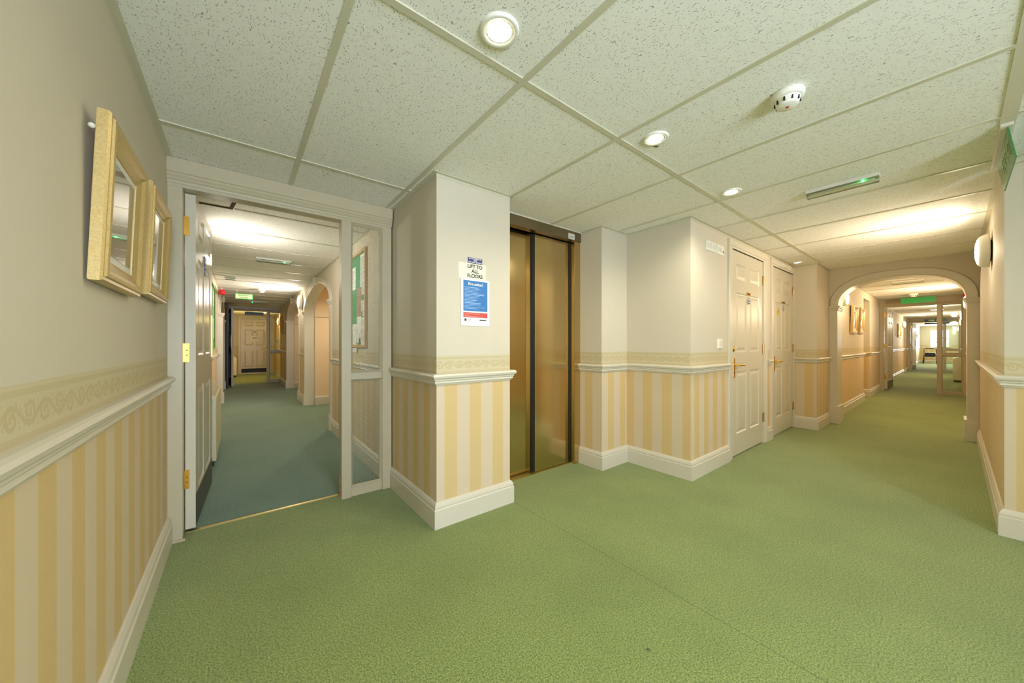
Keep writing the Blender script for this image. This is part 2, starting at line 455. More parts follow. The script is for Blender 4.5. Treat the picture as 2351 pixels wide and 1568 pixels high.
# suspended grid of the lobby and the right-hand corridor (600 x 1200 tiles)
G = MB(); z0, z1 = H-.0046, H-.0003; w = .0115
def gx(y, x0, x1, k=1.0): G.box(x0, x1, y-w*k, y+w*k, z0, z1)
def gy(x, y0, y1): G.box(x-w, x+w, y0, y1, z0-.0002, z1)
gx(1.012, -.283, 5.66); gx(2.197, -.283, .885); gx(2.197, 1.45, 2.43); gx(-.15, -.283, 3.42, 1.9); gx(-1.35, -.305, 3.38); gx(-2.55, -.305, 3.38)
for k in range(-1, 11):
    x = .252 + .597*k
    ylo = -2.6 if x < 3.38 else -.175
    yhi = 2.6 if x < .89 else (1.867 if x < 1.45 else (2.1 if x < 2.43 else (1.857 if x < 2.79 else (1.28 if x < 5.66 else 1.055))))
    if x > -.3: gy(x, ylo, yhi)
trim(G, 'grid')
G = MB()
for k in range(0, 8):
    gy(6.9+.6*k, -.175, 1.055)
for k in range(0, 31):
    x = 12.1+.6*k
    if x < 30.5 and abs(x-21.1) > .25: gy(x, -.19, 1.16)
trim(G, 'grid')
G = MB()
for k in range(0, 14):
    y = 3.296+.62*k
    if y < 11.6 and k > 0: G.box(-.305, .905, y-w, y+w, z0, z1)
G.box(-.03, .905, 3.296-w, 3.296+w, z0, z1)
for k in range(0, 6): G.box(-.305, 1.0, 12.2+.6*k-w, 12.2+.6*k+w, z0, z1)
trim(G, 'grid')
trim(MB().box(-.24, -.04, 3.286, 3.306, H-.006, H-.0004), 'tee_brown')
trim(MB().prism([(-.062, 3.304), (-.040, 3.304), (-.012, 3.09), (-.034, 3.09)], H-.0062, H-.0004), 'tee_brown')

# ------------------------------------------------------------------ lobby walls
chA = [(-.305, -2.6), (-.305, 2.62)]
wall('left', [(-.305, -2.7), (-.305, 2.62)], -1); dado([(-.305,-2.6),(-.305,2.615)], -1); skirt('left', [(-.305,-2.6),(-.305,2.615)], -1); angle(chA, -1)
chB = [(.905, 2.64), (.905, 1.867), (1.447, 1.867), (1.447, 2.10)]
wall('column', [(.905, 2.75), (.905, 1.867), (1.447, 1.867), (1.447, 2.3)], -1, .09)
dado(chB[:3]+[(1.447, 2.09)], -1); skirt('column', chB[:3]+[(1.447, 2.09)], -1); angle(chB, -1)
chC = [(2.432, 2.10), (2.432, 1.857), (2.80, 1.857), (2.80, 1.283), (3.53, 1.283)]
wall('lift_corner', chC, -1, .1); dado([(2.432, 2.095)]+chC[1:], -1); skirt('lift_corner', [(2.432, 2.095)]+chC[1:], -1)
angle(chC[:4]+[(5.66, 1.283), (5.66, 1.055), (6.36, 1.055)], -1)
wall('between_doors', [(4.57, 1.283), (4.745, 1.283)], -1, .1); dado([(4.59, 1.283), (4.73, 1.283)], -1); skirt('between_doors', [(4.59, 1.283), (4.73, 1.283)], -1)
struct(MB().box(3.53, 5.66, 1.285, 1.383, 2.030, H).build('wall_over_doors', 'wallpaper'))
struct(MB().box(3.4, 5.8, 1.46, 1.5, 0, H).build('wall_cupboards', 'cream'))
chE = [(5.66, 1.40), (5.66, 1.055), (6.40, 1.055)]
wall('pier', chE, -1, .12); dado([(5.66, 1.28)]+chE[1:2]+[(6.335, 1.055)], -1); skirt('pier', [(5.66, 1.28)]+chE[1:2]+[(6.32, 1.055)], -1)
chF = [(3.38, -2.6), (3.38, -.175), (6.36, -.175)]
wall('right', [(3.38, -2.7), (3.38, -.175), (6.40, -.175)], 1, .1); dado([(3.38,-2.6),(3.38,-.175),(6.335,-.175)], 1); skirt('right', [(3.38,-2.6),(3.38,-.175),(6.32,-.175)], 1); angle(chF, 1)
# back wall of the lobby, with an added unseen window for the cool light
bw = MB(); bw.box(-.4, 3.48, -2.7, -2.6, 0, .45); bw.box(-.4, -.1, -2.7, -2.6, .45, H); bw.box(.9, 3.48, -2.7, -2.6, .45, H); bw.box(-.1, .9, -2.7, -2.6, 1.9, H)
struct(bw.build('wall_back', 'wallpaper'))
wn = senpty('added_window_1', (0.4, -2.6, 0))
wf = MB()
for a, b in ((-.52, -.45), (-.03, .03), (.45, .52)): wf.box(a, b, -.06, .02, .42, 1.92)
wf.box(-.52, .52, -.06, .02, .40, .47); wf.box(-.52, .52, -.06, .02, 1.86, 1.93)
wf.build('window_frame', 'white', wn); MB().box(-.58, .58, -.06, .12, .37, .40).build('window_sill', 'white', wn)
skirt('back', [(-.3, -2.6), (3.38, -2.6)], 1)
# wall round the lift and above the entrance screen
struct(MB().box(1.447, 1.50, 2.16, 2.3, 0, H).box(2.40, 2.532, 2.10, 2.3, 0, H).box(1.44, 2.5, 2.3, 2.35, 0, H).build('wall_lift_shaft', 'black'))

# ------------------------------------------------------------------ the lift
lift = thing('lift', (1.93, 2.12, 0), 'brushed steel lift entrance with two sliding doors behind the papered column', 'lift')
ox, oy = -1.93, -2.12
m = MB(Matrix.Translation((ox, oy, 0)))
m.box(1.447, 2.432, 2.085, 2.15, 1.992, H-.006); m.build('header_panel', 'steel_dark', lift, .002)
MB(Matrix.Translation((ox, oy, 0))).box(1.447, 2.432, 2.075, 2.10, H-.008, H-.001).build('header_trim', 'trim', lift)
m = MB(Matrix.Translation((ox, oy, 0))); m.box(2.355, 2.432, 2.095, 2.20, 0, 1.993); m.build('jamb', 'steel', lift, .002)
m = MB(Matrix.Translation((ox, oy, 0))); m.box(1.447, 1.52, 2.095, 2.20, 0, 1.993); m.build('jamb', 'steel', lift, .002)
m = MB(Matrix.Translation((ox, oy, 0))); m.box(1.45, 1.915, 2.195, 2.225, .012, 1.992); m.box(1.89, 1.915, 2.17, 2.225, .012, 1.992); m.build('door_panel', 'steel', lift, .002)
m = MB(Matrix.Translation((ox, oy, 0))); m.box(1.93, 2.352, 2.150, 2.178, .010, 1.985); m.build('door_panel', 'steel', lift, .002)
m = MB(Matrix.Translation((ox, oy, 0))); m.box(1.903, 1.93, 2.153, 2.176, .012, 1.985); m.box(2.335, 2.356, 2.146, 2.16, .012, 1.985); m.build('door_seal', 'black', lift)
m = MB(Matrix.Translation((ox, oy, 0))); m.box(1.447, 2.432, 2.135, 2.147, 0, .006); m.box(1.447, 2.432, 2.158, 2.17, 0, .008); m.box(1.447, 2.432, 2.183, 2.22, 0, .008); m.build('door_sill', 'brass_dull', lift)
pl = MB(Matrix.Translation((ox, oy, 0))).box(2.262, 2.342, 2.081, 2.086, 1.998, 2.046).build('maker_plate', 'plastic_aged', lift)
MB(Matrix.Translation((ox, oy, 0))).box(2.270, 2.334, 2.0803, 2.0812, 2.020, 2.023).box(2.270, 2.320, 2.0803, 2.0812, 2.010, 2.0125).build('printed_line', 'ink', pl)

# ------------------------------------------------------------------ moulded six-panel doors
def leaf_mesh(m, w, h, t, faces=(-1, 1), glazed=False):
    """leaf from x=0..w, y=0..t (front at y=0), z=0..h with pressed panels"""
    s = w/0.847
    cols = [(0.11*s, 0.375*s), (0.47*s, 0.737*s)]; rows = [(.20, .795), (.98, 1.555), (1.67, 1.83)]
    if glazed: rows = [(.20, .795)]
    xs = [0] + [c for p in cols for c in p] + [w]; zs = [0] + [r for p in rows for r in p] + [h]
    for face in faces:
        y0 = 0 if face < 0 else t; sg = 1 if face < 0 else -1
        for i in range(len(xs)-1):
            for j in range(len(zs)-1):
                a, b, c, d = xs[i], xs[i+1], zs[j], zs[j+1]
                q = lambda o, y: [(a+o, y, c+o), (b-o, y, c+o), (b-o, y, d-o), (a+o, y, d-o)]
                if i % 2 == 1 and j % 2 == 1:
                    st = [(0, 0), (.010, .008), (.020, .009), (.045, .002)]
                    vs = []; fs = []
                    for o, dy in st: vs += q(o, y0+sg*dy)
                    for k in range(3):
                        for e in range(4):
                            f_ = (e+1) % 4; fs.append((k*4+e, k*4+f_, k*4+4+f_, k*4+4+e))
                    fs.append((12, 13, 14, 15)); m.add(vs, fs)
                else: m.add(q(0, y0), [(0, 1, 2, 3)])
    ed = [(0,0,0),(w,0,0),(w,t,0),(0,t,0),(0,0,h),(w,0,h),(w,t,h),(0,t,h)]
    fs = [(0,1,2,3),(4,5,6,7),(1,2,6,5),(3,0,4,7)]
    if 1 not in faces: fs.append((2,3,7,6))
    m.add(ed, fs)
def lever(parent, x, z, y, d=1, mat='brass'):
    hd = MB().bevbox(x-.022, x+.022, y-.007, y, z-.10, z+.085, .003).build('door_handle', mat, parent, .002)
    l = MB(); l.tube([(x, y-.004, z+.02), (x, y-.045, z+.02), (x+.02*d, y-.052, z+.02), (x+.06*d, y-.052, z+.022), (x+.125*d, y-.050, z+.016)], [.010, .009, .010, .0095, .008], 12)
    l.lathe([(0,0),(.016,0),(.015,.006),(0,.008)], (0,0,0), 20) if False else None
    l.build('lever', mat, hd)
    MB().box(x-.004, x+.004, y-.0085, y-.0065, z-.066, z-.045).build('keyhole', 'black', hd)
    return hd
def hinge(parent, x, y, z, h=.10, wx=.03):
    m = MB(); m.box(x-wx*.5, x+wx*.5, y-.003, y, z-h/2, z+h/2)
    m.tube([(x, y-.005, z-h/2), (x, y-.005, z+h/2)], .006, 10)
    o = m.build('hinge', 'brass', parent)
    s = MB()
    for dz in (-.034, -.012, .012, .034):
        s.tube([(x+(wx*.3 if abs(dz) < .02 else -wx*.3), y-.0032, z+dz), (x+(wx*.3 if abs(dz) < .02 else -wx*.3), y-.0042, z+dz)], .0035, 8)
    s.build('screw', 'black', o); return o
def round_sign(parent, x, y, z, r=.035, col='navy'):
    m = MB(Matrix.Translation((x, y, z)) @ Matrix.Rotation(PI/2, 4, 'X')); m.lathe([(0, .0025), (r*1.18, .0025), (r*1.18, 0)], n=28, sm=False)
    s = m.build('fire_door_sign', 'paper', parent)
    m = MB(Matrix.Translation((x, y-.0026, z)) @ Matrix.Rotation(PI/2, 4, 'X')); m.lathe([(0, .0008), (r, .0008), (r, 0)], n=28, sm=False); m.build('blue_disc', col, s)
    text('fire_lettering', 'FIRE DOOR\nKEEP\nLOCKED', r*.42, 'paper', s, (x, y-.0036, z), (0,0,0), bold=.0004)
    return s
def doorset(no, x0, w, arch_l, arch_r, y, plate_txt, extras):
    """architrave, lining and closed leaf in a wall facing -y"""
    d = senpty('door_%d' % no, (x0, y-.006, 0)); ho = 1.962
    a = MB()
    prof = [(0,.008),(.075,.008),(.075,-.009),(.068,-.012),(.05,-.010),(.04,-.006),(.014,-.004),(.008,-.001),(0,-.001)]
    def leg(xa, flip):
        pts = [(xa + (-p if flip else p), q) for p, q in prof]
        a.prism(pts, 0, ho+.005+.078)
    leg(-.025 if True else 0, True); 
    leg(w+.025, False)
    a.box(-.10, w+.10, -.010, .008, ho+.028, ho+.082); a.box(-.03, w+.03, -.005, .008, ho+.006, ho+.03)
    a.box(-.025, -.003, -.001, .10, 0, ho+.02); a.box(w+.003, w+.025, -.001, .10, 0, ho+.02); a.box(-.025, w+.025, -.001, .10, ho+.006, ho+.028)
    a.box(-.025, w+.025, .05, .10, ho-.012, ho+.03); a.box(-.005, .012, .052, .10, 0, ho+.01); a.box(w-.012, w+.005, .052, .10, 0, ho+.01)
    a.build('architrave', 'trim', d)
    l = MB(Matrix.Translation((0, .008, .014))); leaf_mesh(l, w, ho-.012, .04, (-1,)); leaf = l.build('door_leaf', 'white', d)
    lever(leaf, .045, .855, .008)
    for z in (1.76, 1.02, .28): hinge(leaf, w+.003, .004, z)
    p = MB().box(w/2-.054, w/2+.054, .004, .008, 1.560, 1.590).build('name_plate', 'brass', leaf)
    text('plate_lettering', plate_txt, .016, 'ink', p, (w/2, .0036, 1.575), (0,0,0))
    round_sign(leaf, w/2, .006, 1.508)
    extras(leaf, w); return d
def ex1(leaf, w):
    m = MB(Matrix.Translation((.03, .008, 1.025)) @ Matrix.Rotation(PI/2, 4, 'X')); m.lathe([(0,.014),(.012,.014),(.014,.008),(.024,.006),(.028,0)], n=24); m.build('cylinder_lock', 'brass', leaf)
def ex2(leaf, w):
    t = MB().prism([(.155, 1.420), (.255, 1.420), (.205, 1.500)], .004, .008, 'y').build('warning_triangle', 'yellow', leaf)
    MB().prism([(.202,1.478),(.212,1.478),(.206,1.458),(.214,1.458),(.200,1.430),(.204,1.450),(.196,1.450)], .0030, .0042, 'y').build('lightning_mark', 'ink', t)
doorset(1, 3.627, .847, .1, .1, 1.283, 'PRIVATE', ex1)
doorset(2, 4.812, .80, .1, .1, 1.283, 'METER CUPBOARD', ex2)
# switch plates
def plate(x0, x1, z0_, z1_, rockers, label, name='switch_plate', cat='switch', y=1.283, grp=None):
    o = thing(name, ((x0+x1)/2, y, (z0_+z1_)/2), label, cat)
    hw, hh = (x1-x0)/2, (z1_-z0_)/2
    MB().bevbox(-hw, hw, -.011, 0, -hh, hh, .003).build('cover', 'plastic', o)
    for rx in rockers:
        MB().box(rx-.009, rx+.009, -.0135, -.011, -.017, .017).build('rocker', 'plastic_aged', o)
    return o
plate(3.075, 3.155, 1.862, 1.948, [-.018, .018], 'white double switch plate high on wall, left of three by first door')
plate(3.163, 3.243, 1.862, 1.948, [0], 'white switch plate high on wall, middle of three by first door')
o = plate(3.27, 3.42, 1.862, 1.948, [-.04, 0], 'white long control plate high on wall, right of three by first door', 'control_plate')
MB().box(.045, .06, -.0135, -.011, -.02, -.005).build('indicator', 'black', o)
plate(3.298, 3.382, 1.035, 1.118, [0], 'small white light switch above dado rail left of first cupboard door', 'light_switch')

# ------------------------------------------------------------------ glazed fire screens across the corridors
def screen(no, mx, wtot, leaf_w, ang, floor_gap=.028, mat='jamb', glazed_leaf=False, head=1.93, wired=True, toward=False, jl=.068):
    """local x across the corridor 0..wtot, y into it; leaf hinged at the left jamb"""
    d = senpty('door_%d' % no); d.matrix_world = mx
    m0 = jl+leaf_w+.008; m1 = m0+.062; r0 = wtot-.065
    f = MB()
    f.box(0, jl, 0, .085, 0, head); f.box(m0, m1, 0, .085, 0, head); f.box(r0, wtot, 0, .085, 0, head)
    f.box(0, wtot, 0, .085, head, H-.002)
    f.box(m1, r0, .012, .073, .0, .062); f.box(m1, r0, .012, .073, .822, .872)
    # bevelled beads round the panes
    for za, zb in ((.062, .822), (.872, head)):
        b = .016
        f.add([(m1,.005,za),(r0,.005,za),(r0,.005,zb),(m1,.005,zb),(m1+b,.028,za+b),(r0-b,.028,za+b),(r0-b,.028,zb-b),(m1+b,.028,zb-b),
               (m1,.045,za),(r0,.045,za),(r0,.045,zb),(m1,.045,zb)],
              [(0,1,5,4),(1,2,6,5),(2,3,7,6),(3,0,4,7),(4,5,9,8),(5,6,10,9),(6,7,11,10),(7,4,8,11)])
    f.build('frame', mat, d, .002)
    c = MB(); prof = [(0,H-.002),(0,head+.018),(-.006,head+.018),(-.010,head+.028),(-.018,head+.036),(-.016,head+.046),(-.024,head+.056),(-.024,head+.066),(-.03,head+.07),(-.03,H-.002)]
    c.prism([(-p, z) for p, z in prof] if False else [(p, z) for p, z in prof], 0, wtot, 'x'); c.build('cornice', mat, d)
    g = 'wired' if wired else 'glass'
    MB().box(m1-.003, r0+.003, .034, .040, .058, .828).build('glass_pane', g, d)
    MB().box(m1-.003, r0+.003, .034, .040, .868, head+.004).build('glass_pane', g, d)
    # leaf swung away from the lobby
    R = Matrix.Translation((jl+.004, 0 if toward else .072, floor_gap)) @ Matrix.Rotation(-ang if toward else ang, 4, 'Z')
    l = MB(R); L = leaf_w-.008; hh = head-floor_gap-.006; t = .044
    if glazed_leaf:
        l.box(0, .11, -t, 0, 0, hh); l.box(L-.11, L, -t, 0, 0, hh); l.box(.11, L-.11, -t, 0, hh-.13, hh); l.box(.11, L-.11, -t, 0, .0, .98)
        for xa, xb in ((.16, L/2-.03), (L/2+.03, L-.16)): l.bevbox(xa, xb, -t-.006, -t, .25, .86, .01)
        leaf = l.build('door_leaf', mat, d)
        pn = MB(R).box(.11, L-.11, -t*.6, -t*.5, .98, hh-.13).build('glass_pane', g, leaf)
    else:
        l2 = MB(R @ Matrix.Translation((0, -t, 0))); leaf_mesh(l2, L, hh, t, (-1, 1)); leaf = l2.build('door_leaf', 'white', d)
    MB(R).box(.004, L-.004, -t-.0025, -t, .01, .19).build('kick_plate', 'kick', leaf)
    MB(R).box(L-.02, L-.004, -t-.004, -t, .95, 1.26).build('push_plate', 'brass_dull', leaf) if not glazed_leaf else None
    for z in (1.74, 1.026, .312):
        m = MB(); m.box(jl-.012, jl+.022, .058, .0705, z-.052, z+.052)
        hg = m.build('hinge', 'brass', d)
        s = MB()
        for k, (dx, dz) in enumerate(((-.004, .040), (.012, .014), (.012, -.014), (-.004, -.040))):
            s.tube([(jl+dx, .0575, z+dz), (jl+dx, .0585, z+dz)], .0034, 8)
        s.build('screw', 'black', hg)
    return d, leaf, R, t, L
# entrance screen of the left-hand corridor
mx1 = Matrix.Translation((-.305, 2.605, 0))
d3, leaf3, R3, t3, L3 = screen(3, mx1, 1.20, .790, math.radians(87.6), jl=.060)
# marks on the open leaf
sg = MB(R3).box(L3*.50-.035, L3*.50+.035, -t3-.003, -t3, 1.50, 1.62).build('fire_door_sign', 'navy', leaf3)
MB(R3).box(L3*.50-.025, L3*.50+.025, -t3-.0036, -t3-.003, 1.52, 1.53).box(L3*.50-.025, L3*.50+.025, -t3-.0036, -t3-.003, 1.55, 1.56).box(L3*.50-.025, L3*.50+.025, -t3-.0036, -t3-.003, 1.58, 1.59).build('sign_lettering', 'paper', sg)
MB().box(.844, .850, -.003, .02, .02, .055).box(.843, .850, -.003, .02, .075, .10).box(.843, .849, .004, .02, .12, .16).build('paint_chip', 'chip', d3)
MB().box(.0, .07, -.012, .0, 0, .012).build('frame_foot', 'jamb', d3)
trim(MB().box(-.24, .553, 2.695, 2.715, 0, .005), 'brass_dull')

# ------------------------------------------------------------------ arches
def se(a, b, th, n):
    c, s_ = math.cos(th), math.sin(th)
    return (a*math.copysign(abs(c)**(2/n), c), b*abs(s_)**(2/n))
def arch_wall(m, u0, u1, cx, a, b, sp, n, t, z1=H, N=40):
    """wall panel in local (u, w, z) with an arched opening; front at w=0, back at w=-t"""
    for ua, ub in ((u0, cx-a), (cx+a, u1)):
        if ub-ua > .002: m.box(ua, ub, -t, 0, 0, z1)
    P = [se(a, b, PI*k/N, n) for k in range(N+1)]
    P = [(cx-x, sp+z) for x, z in P]
    for k in range(N):
        (xa, za), (xb, zb) = P[k], P[k+1]
        m.add([(xa,0,za),(xb,0,zb),(xb,0,z1),(xa,0,z1),(xa,-t,za),(xb,-t,zb),(xb,-t,z1),(xa,-t,z1)], [(0,1,2,3),(7,6,5,4),(4,5,1,0),(3,2,6,7)])
def arch_ring(m, cx, a, b, sp, n, wd, d, N=48, back=0.0, da=0.0):
    v = []; f = []
    prof = [(-da, -back), (-da, d*.55), (.012, d), (wd-.014, d), (wd-.006, d*.6), (wd, 0), (wd, -back)]
    K = len(prof)
    for k in range(N+1):
        th = PI*k/N
        for o, dd in prof:
            x, z = se(a+o, b+o, th, n); v.append((cx-x, dd, sp+z))
    for k in range(N):
        for j in range(K-1): f.append((k*K+j, k*K+j+1, (k+1)*K+j+1, (k+1)*K+j))
    f += [tuple(range(K)), tuple(N*K+q for q in range(K))]
    m.add(v, f)
def impost(m, ua, ub, w1, z, h=.085, w0=0.0):
    """stepped capital between ua..ub standing w1 proud"""
    for k, (e, za, zb) in enumerate(((.000, 0, .25), (.006, .25, .42), (.012, .42, .62), (.020, .62, .85), (.026, .85, 1.0))):
        m.box(ua-e, ub+e, w0, w1+e, z+h*za, z+h*zb)
# big arch over the right-hand corridor; local u = y, w = -x
MX = Matrix(((0,-1,0,6.36),(1,0,0,0),(0,0,1,0),(0,0,0,1)))
m = MB(MX); arch_wall(m, -.26, 1.16, .44, .535, .335, 1.58, 2.4, .26)
struct(m.build('wall_arch', 'wallpaper'))
m = MB(MX); arch_ring(m, .44, .53, .33, 1.58, 2.4, .085, .022, back=.28, da=.006); trim(m)
for ua, ub in ((-.175, -.09), (.97, 1.055)):
    m = MB(MX); m.box(ua, ub, -.28, .018, .2, 1.515); impost(m, ua, ub, .018, 1.505, .08, -.30)
    m.box(ua-.0, ub+.0, -.30, .045, 0, .235)
    e = .02
    if ua < 0: m.box(ua, ub+e, -.30, .05, 0, .235)
    else: m.box(ua-e, ub, -.30, .05, 0, .235)
    trim(m, 'trim', .003)
# ------------------------------------------------------------------ right-hand corridor beyond the arch
chG = [(6.62, 1.055), (9.28, 1.055), (9.28, 1.40), (10.06, 1.40), (10.06, 1.055), (11.64, 1.055)]
wall('corridor_left', chG, -1); skirt('corridor_left', [(6.66, 1.055)]+chG[1:], -1); dado([(6.66, 1.055)]+chG[1:], -1)
struct(MB().box(9.28, 10.06, 1.055, 1.155, 1.94, H).build('wall_over_recess', 'wallpaper'))
wall('corridor_right', [(6.62, -.175), (11.64, -.175)], 1); skirt('corridor_right', [(6.66, -.175), (11.64, -.175)], 1); dado([(6.66, -.175), (11.64, -.175)], 1)
angle([(6.62, 1.055), (11.64, 1.055)], -1); angle([(6.62, -.175), (11.64, -.175)], 1)
# second fire screen (local x runs from the left wall to the right wall: -y)
mx2 = Matrix(((0,1,0,11.655),(-1,0,0,1.06),(0,0,1,0),(0,0,0,1)))
d4, leaf4, R4, t4, L4 = screen(4, mx2, 1.235, .762, math.radians(87.5), head=1.905, wired=False)
chI = [(11.74, 1.13), (18.95, 1.13), (18.95, 1.32), (20.0, 1.32), (20.0, 1.13), (20.95, 1.13)]
wall('far_left', chI, -1); skirt('far_left', chI, -1); dado(chI, -1)
wall('far_right', [(11.74, -.185), (20.95, -.185)], 1); skirt('far_right', [(11.74, -.185), (20.95, -.185)], 1); dado([(11.74, -.185), (20.95, -.185)], 1)
mx3 = Matrix(((0,1,0,20.97),(-1,0,0,1.13),(0,0,1,0),(0,0,0,1)))
d5, leaf5, R5, t5, L5 = screen(5, mx3, 1.315, .80, math.radians(86), head=1.90, wired=False)
chJ = [(21.06, 1.20), (30.6, 1.20)]
wall('end_left', chJ, -1); skirt('end_left', chJ, -1); dado(chJ, -1)
wall('end_right', [(21.06, -.20), (30.6, -.20)], 1); skirt('end_right', [(21.06, -.20), (30.6, -.20)], 1)
e = MB(); e.box(30.6, 30.7, -.3, 1.3, 0, .87); e.box(30.6, 30.7, .85, 1.3, .87, H); e.box(30.6, 30.7, -.3, .12, .87, H); e.box(30.6, 30.7, .12, .85, 1.87, H)
struct(e.build('wall_end', 'wallpaper')); skirt('end', [(30.6, 1.2), (30.6, -.2)], -1)
wn = senpty('window_2', (30.6, .485, .87))
wf = MB(); wf.box(0, .06, -.365, -.32, 0, 1.0); wf.box(0, .06, .32, .365, 0, 1.0); wf.box(0, .06, -.365, .365, 0, .045); wf.box(0, .06, -.365, .365, .955, 1.0); wf.box(0, .06, -.365, .365, .49, .525)
wf.build('window_frame', 'white', wn); MB().box(-.08, .06, -.42, .42, -.03, 0).build('window_sill', 'white', wn)
MB().box(.03, .035, -.33, .33, .04, .96).build('window_pane', 'glass', wn)
# shrub outside that window
sh = thing('garden_shrub', (32.2, .5, 0), 'pale green shrub outside the window at the end of right corridor', 'shrub')
lf = MB()
for k in range(420):
    a = random.uniform(0, 2*PI); r = random.random()**.5*.8; z = random.uniform(.1, 1.45); r *= (1.1-abs(z-.7)*.6)
    c = Vector((r*math.cos(a), r*math.sin(a), z)); q = Matrix.Rotation(random.uniform(0, 6), 3, 'Z') @ Matrix.Rotation(random.uniform(-1, 1), 3, 'X')
    lf.add([tuple(c+q @ Vector(p)) for p in ((-.05,0,0),(0,.03,.015),(.06,0,0),(0,-.03,.015))], [(0,1,2,3)])
lf.build('foliage', 'leaf', sh)
st = MB()
for k in range(7):
    a = 2*PI*k/7; st.tube([(0,0,-.1),(.12*math.cos(a),.12*math.sin(a),.4),(.4*math.cos(a),.4*math.sin(a),1.1)], [.02,.014,.006], 6)
st.build('stem', 'dark_wood', sh)

# ------------------------------------------------------------------ left-hand corridor
# right side: two arched recesses; local u = y, w = -x
MK = Matrix(((0,-1,0,.905),(1,0,0,0),(0,0,1,0),(0,0,0,1)))
m = MB(MK)
arch_wall(m, 2.69, 7.38, 5.91, 1.06, .36, 1.60, 2.0, .14); arch_wall(m, 7.38, 11.72, 8.845, 1.055, .36, 1.60, 2.0, .14)
struct(m.build('wall_arcade_right', 'wallpaper'))
def arcade_trim(mxx, cx, a, side_pil=True):
    m = MB(mxx); arch_ring(m, cx, a, .36, 1.60, 2.0, .09, .02, back=.14, da=.004); trim(m)
    m = MB(mxx); m.prism([(cx-.055, 2.062), (cx+.055, 2.062), (cx+.035, 1.945), (cx-.035, 1.945)], 0, .045, 'y'); trim(m, 'trim', .004)
    for ua, ub in ((cx-a-.085, cx-a), (cx+a, cx+a+.085)):
        m = MB(mxx); m.box(ua-.003, ub+.003, -.144, .02, .16, 1.57); impost(m, ua, ub, .02, 1.545, .085, -.14)
        m.box(ua-.008, ub+.008, -.14, .035, 0, .17); m.box(ua-.004, ub+.004, -.14, .03, .17, .20)
        trim(m, 'trim', .002)
arcade_trim(MK, 5.91, 1.06); arcade_trim(MK, 8.845, 1.055)
for no, (ya, yb, dep) in enumerate(((4.76, 6.94, .62), (7.79, 9.87, .45))):
    ch = [(1.045, ya), (1.045+dep, ya), (1.045+dep, yb), (1.045, yb)]
    struct(MB().sweep(ch, WP(.08), 1).build('wall_recess_right', 'cream'))
    skirt('recess_right', ch[1:], 1); trim(MB().sweep(ch[1:], [(0,1.535),(.012,1.54),(.016,1.555),(0,1.56)], 1))
    skirt('arcade_right', [(.905, 2.70), (.905, 4.76)], 1) if no == 0 else skirt('arcade_right', [(.905, 7.06), (.905, 7.70)], 1)
skirt('arcade_right', [(.905, 9.99), (.905, 11.70)], 1)
dado([(.905, 2.70), (.905, 4.76)], 1); dado([(.905, 7.06), (.905, 7.70)], 1); dado([(.905, 9.99), (.905, 11.70)], 1)
angle([(.905, 2.70), (.905, 11.70)], 1)
# left side: plain wall, doorway recess, arched recess
wall('arcade_left', [(-.305, 2.69), (-.305, 7.16), (-.62, 7.16), (-.62, 8.10), (-.305, 8.10), (-.305, 8.20)], -1, .08)
struct(MB().box(-.385, -.305, 7.16, 8.10, 2.0, H).build('wall_over_doorway', 'wallpaper'))
skirt('arcade_left', [(-.305, 2.69), (-.305, 7.16), (-.62, 7.16), (-.62, 8.10), (-.305, 8.10), (-.305, 8.20)], -1)
dado([(-.305, 2.69), (-.305, 7.16), (-.62, 7.16), (-.62, 8.10), (-.305, 8.10), (-.305, 8.18)], -1)
ML = Matrix(((0,1,0,-.29),(1,0,0,0),(0,0,1,0),(0,0,0,1)))
m = MB(ML); arch_wall(m, 8.20, 11.72, 9.49, 1.12, .36, 1.60, 2.0, .12); struct(m.build('wall_arcade_left', 'wallpaper'))
arcade_trim(ML, 9.49, 1.12)
m = MB(ML); m.box(8.12, 8.26, -.02, .055, .17, 1.57); impost(m, 8.12, 8.26, .055, 1.545, .085, -.02); m.box(8.11, 8.27, -.02, .07, 0, .19); trim(m, 'trim', .002)
ch = [(-.41, 8.36), (-.85, 8.36), (-.85, 10.62), (-.41, 10.62)]
struct(MB().sweep(ch, WP(.08), -1).build('wall_recess_left', 'cream')); skirt('recess_left', ch[1:], -1)
angle([(-.305, 2.70), (-.305, 7.16)], -1)
# third fire screen at the end of the left corridor, dim lobby and flat door beyond
mx6 = Matrix.Translation((-.285, 11.76, 0))
d6, leaf6, R6, t6, L6 = screen(6, mx6, 1.27, .80, math.radians(83), head=1.955, wired=False, toward=True)
dk = senpty('door_8', (-.24, 11.2, 0)); MB().box(0, .022, -.46, .46, 0, 1.98).build('door_leaf', 'dark_wood', dk, .003); MB().box(.0, .03, -.52, -.46, 0, 2.03).box(0, .03, .46, .50, 0, 2.03).box(0, .03, -.52, .50, 1.98, 2.03).build('architrave', 'dark_wood', dk)
struct(MB().box(.985, 1.1, 11.70, 11.9, 0, H).box(-.40, -.285, 11.70, 11.9, 0, H).build('wall_screen_ends', 'wallpaper'))
wall('vestibule_left', [(-.24, 11.85), (-.24, 15.5)], -1); wall('vestibule_right', [(1.02, 11.85), (1.02, 15.5)], 1)
skirt('vestibule_left', [(-.24, 11.85), (-.24, 15.5)], -1); skirt('vestibule_right', [(1.02, 11.85), (1.02, 15.5)], 1)
dado([(-.24, 11.85), (-.24, 15.5)], -1); dado([(1.02, 11.85), (1.02, 15.5)], 1)
struct(MB().box(-.3, .0, 15.5, 15.6, 0, H).box(.86, 1.1, 15.5, 15.6, 0, H).box(0, .86, 15.5, 15.6, 1.99, H).build('wall_end_vestibule', 'wallpaper'))
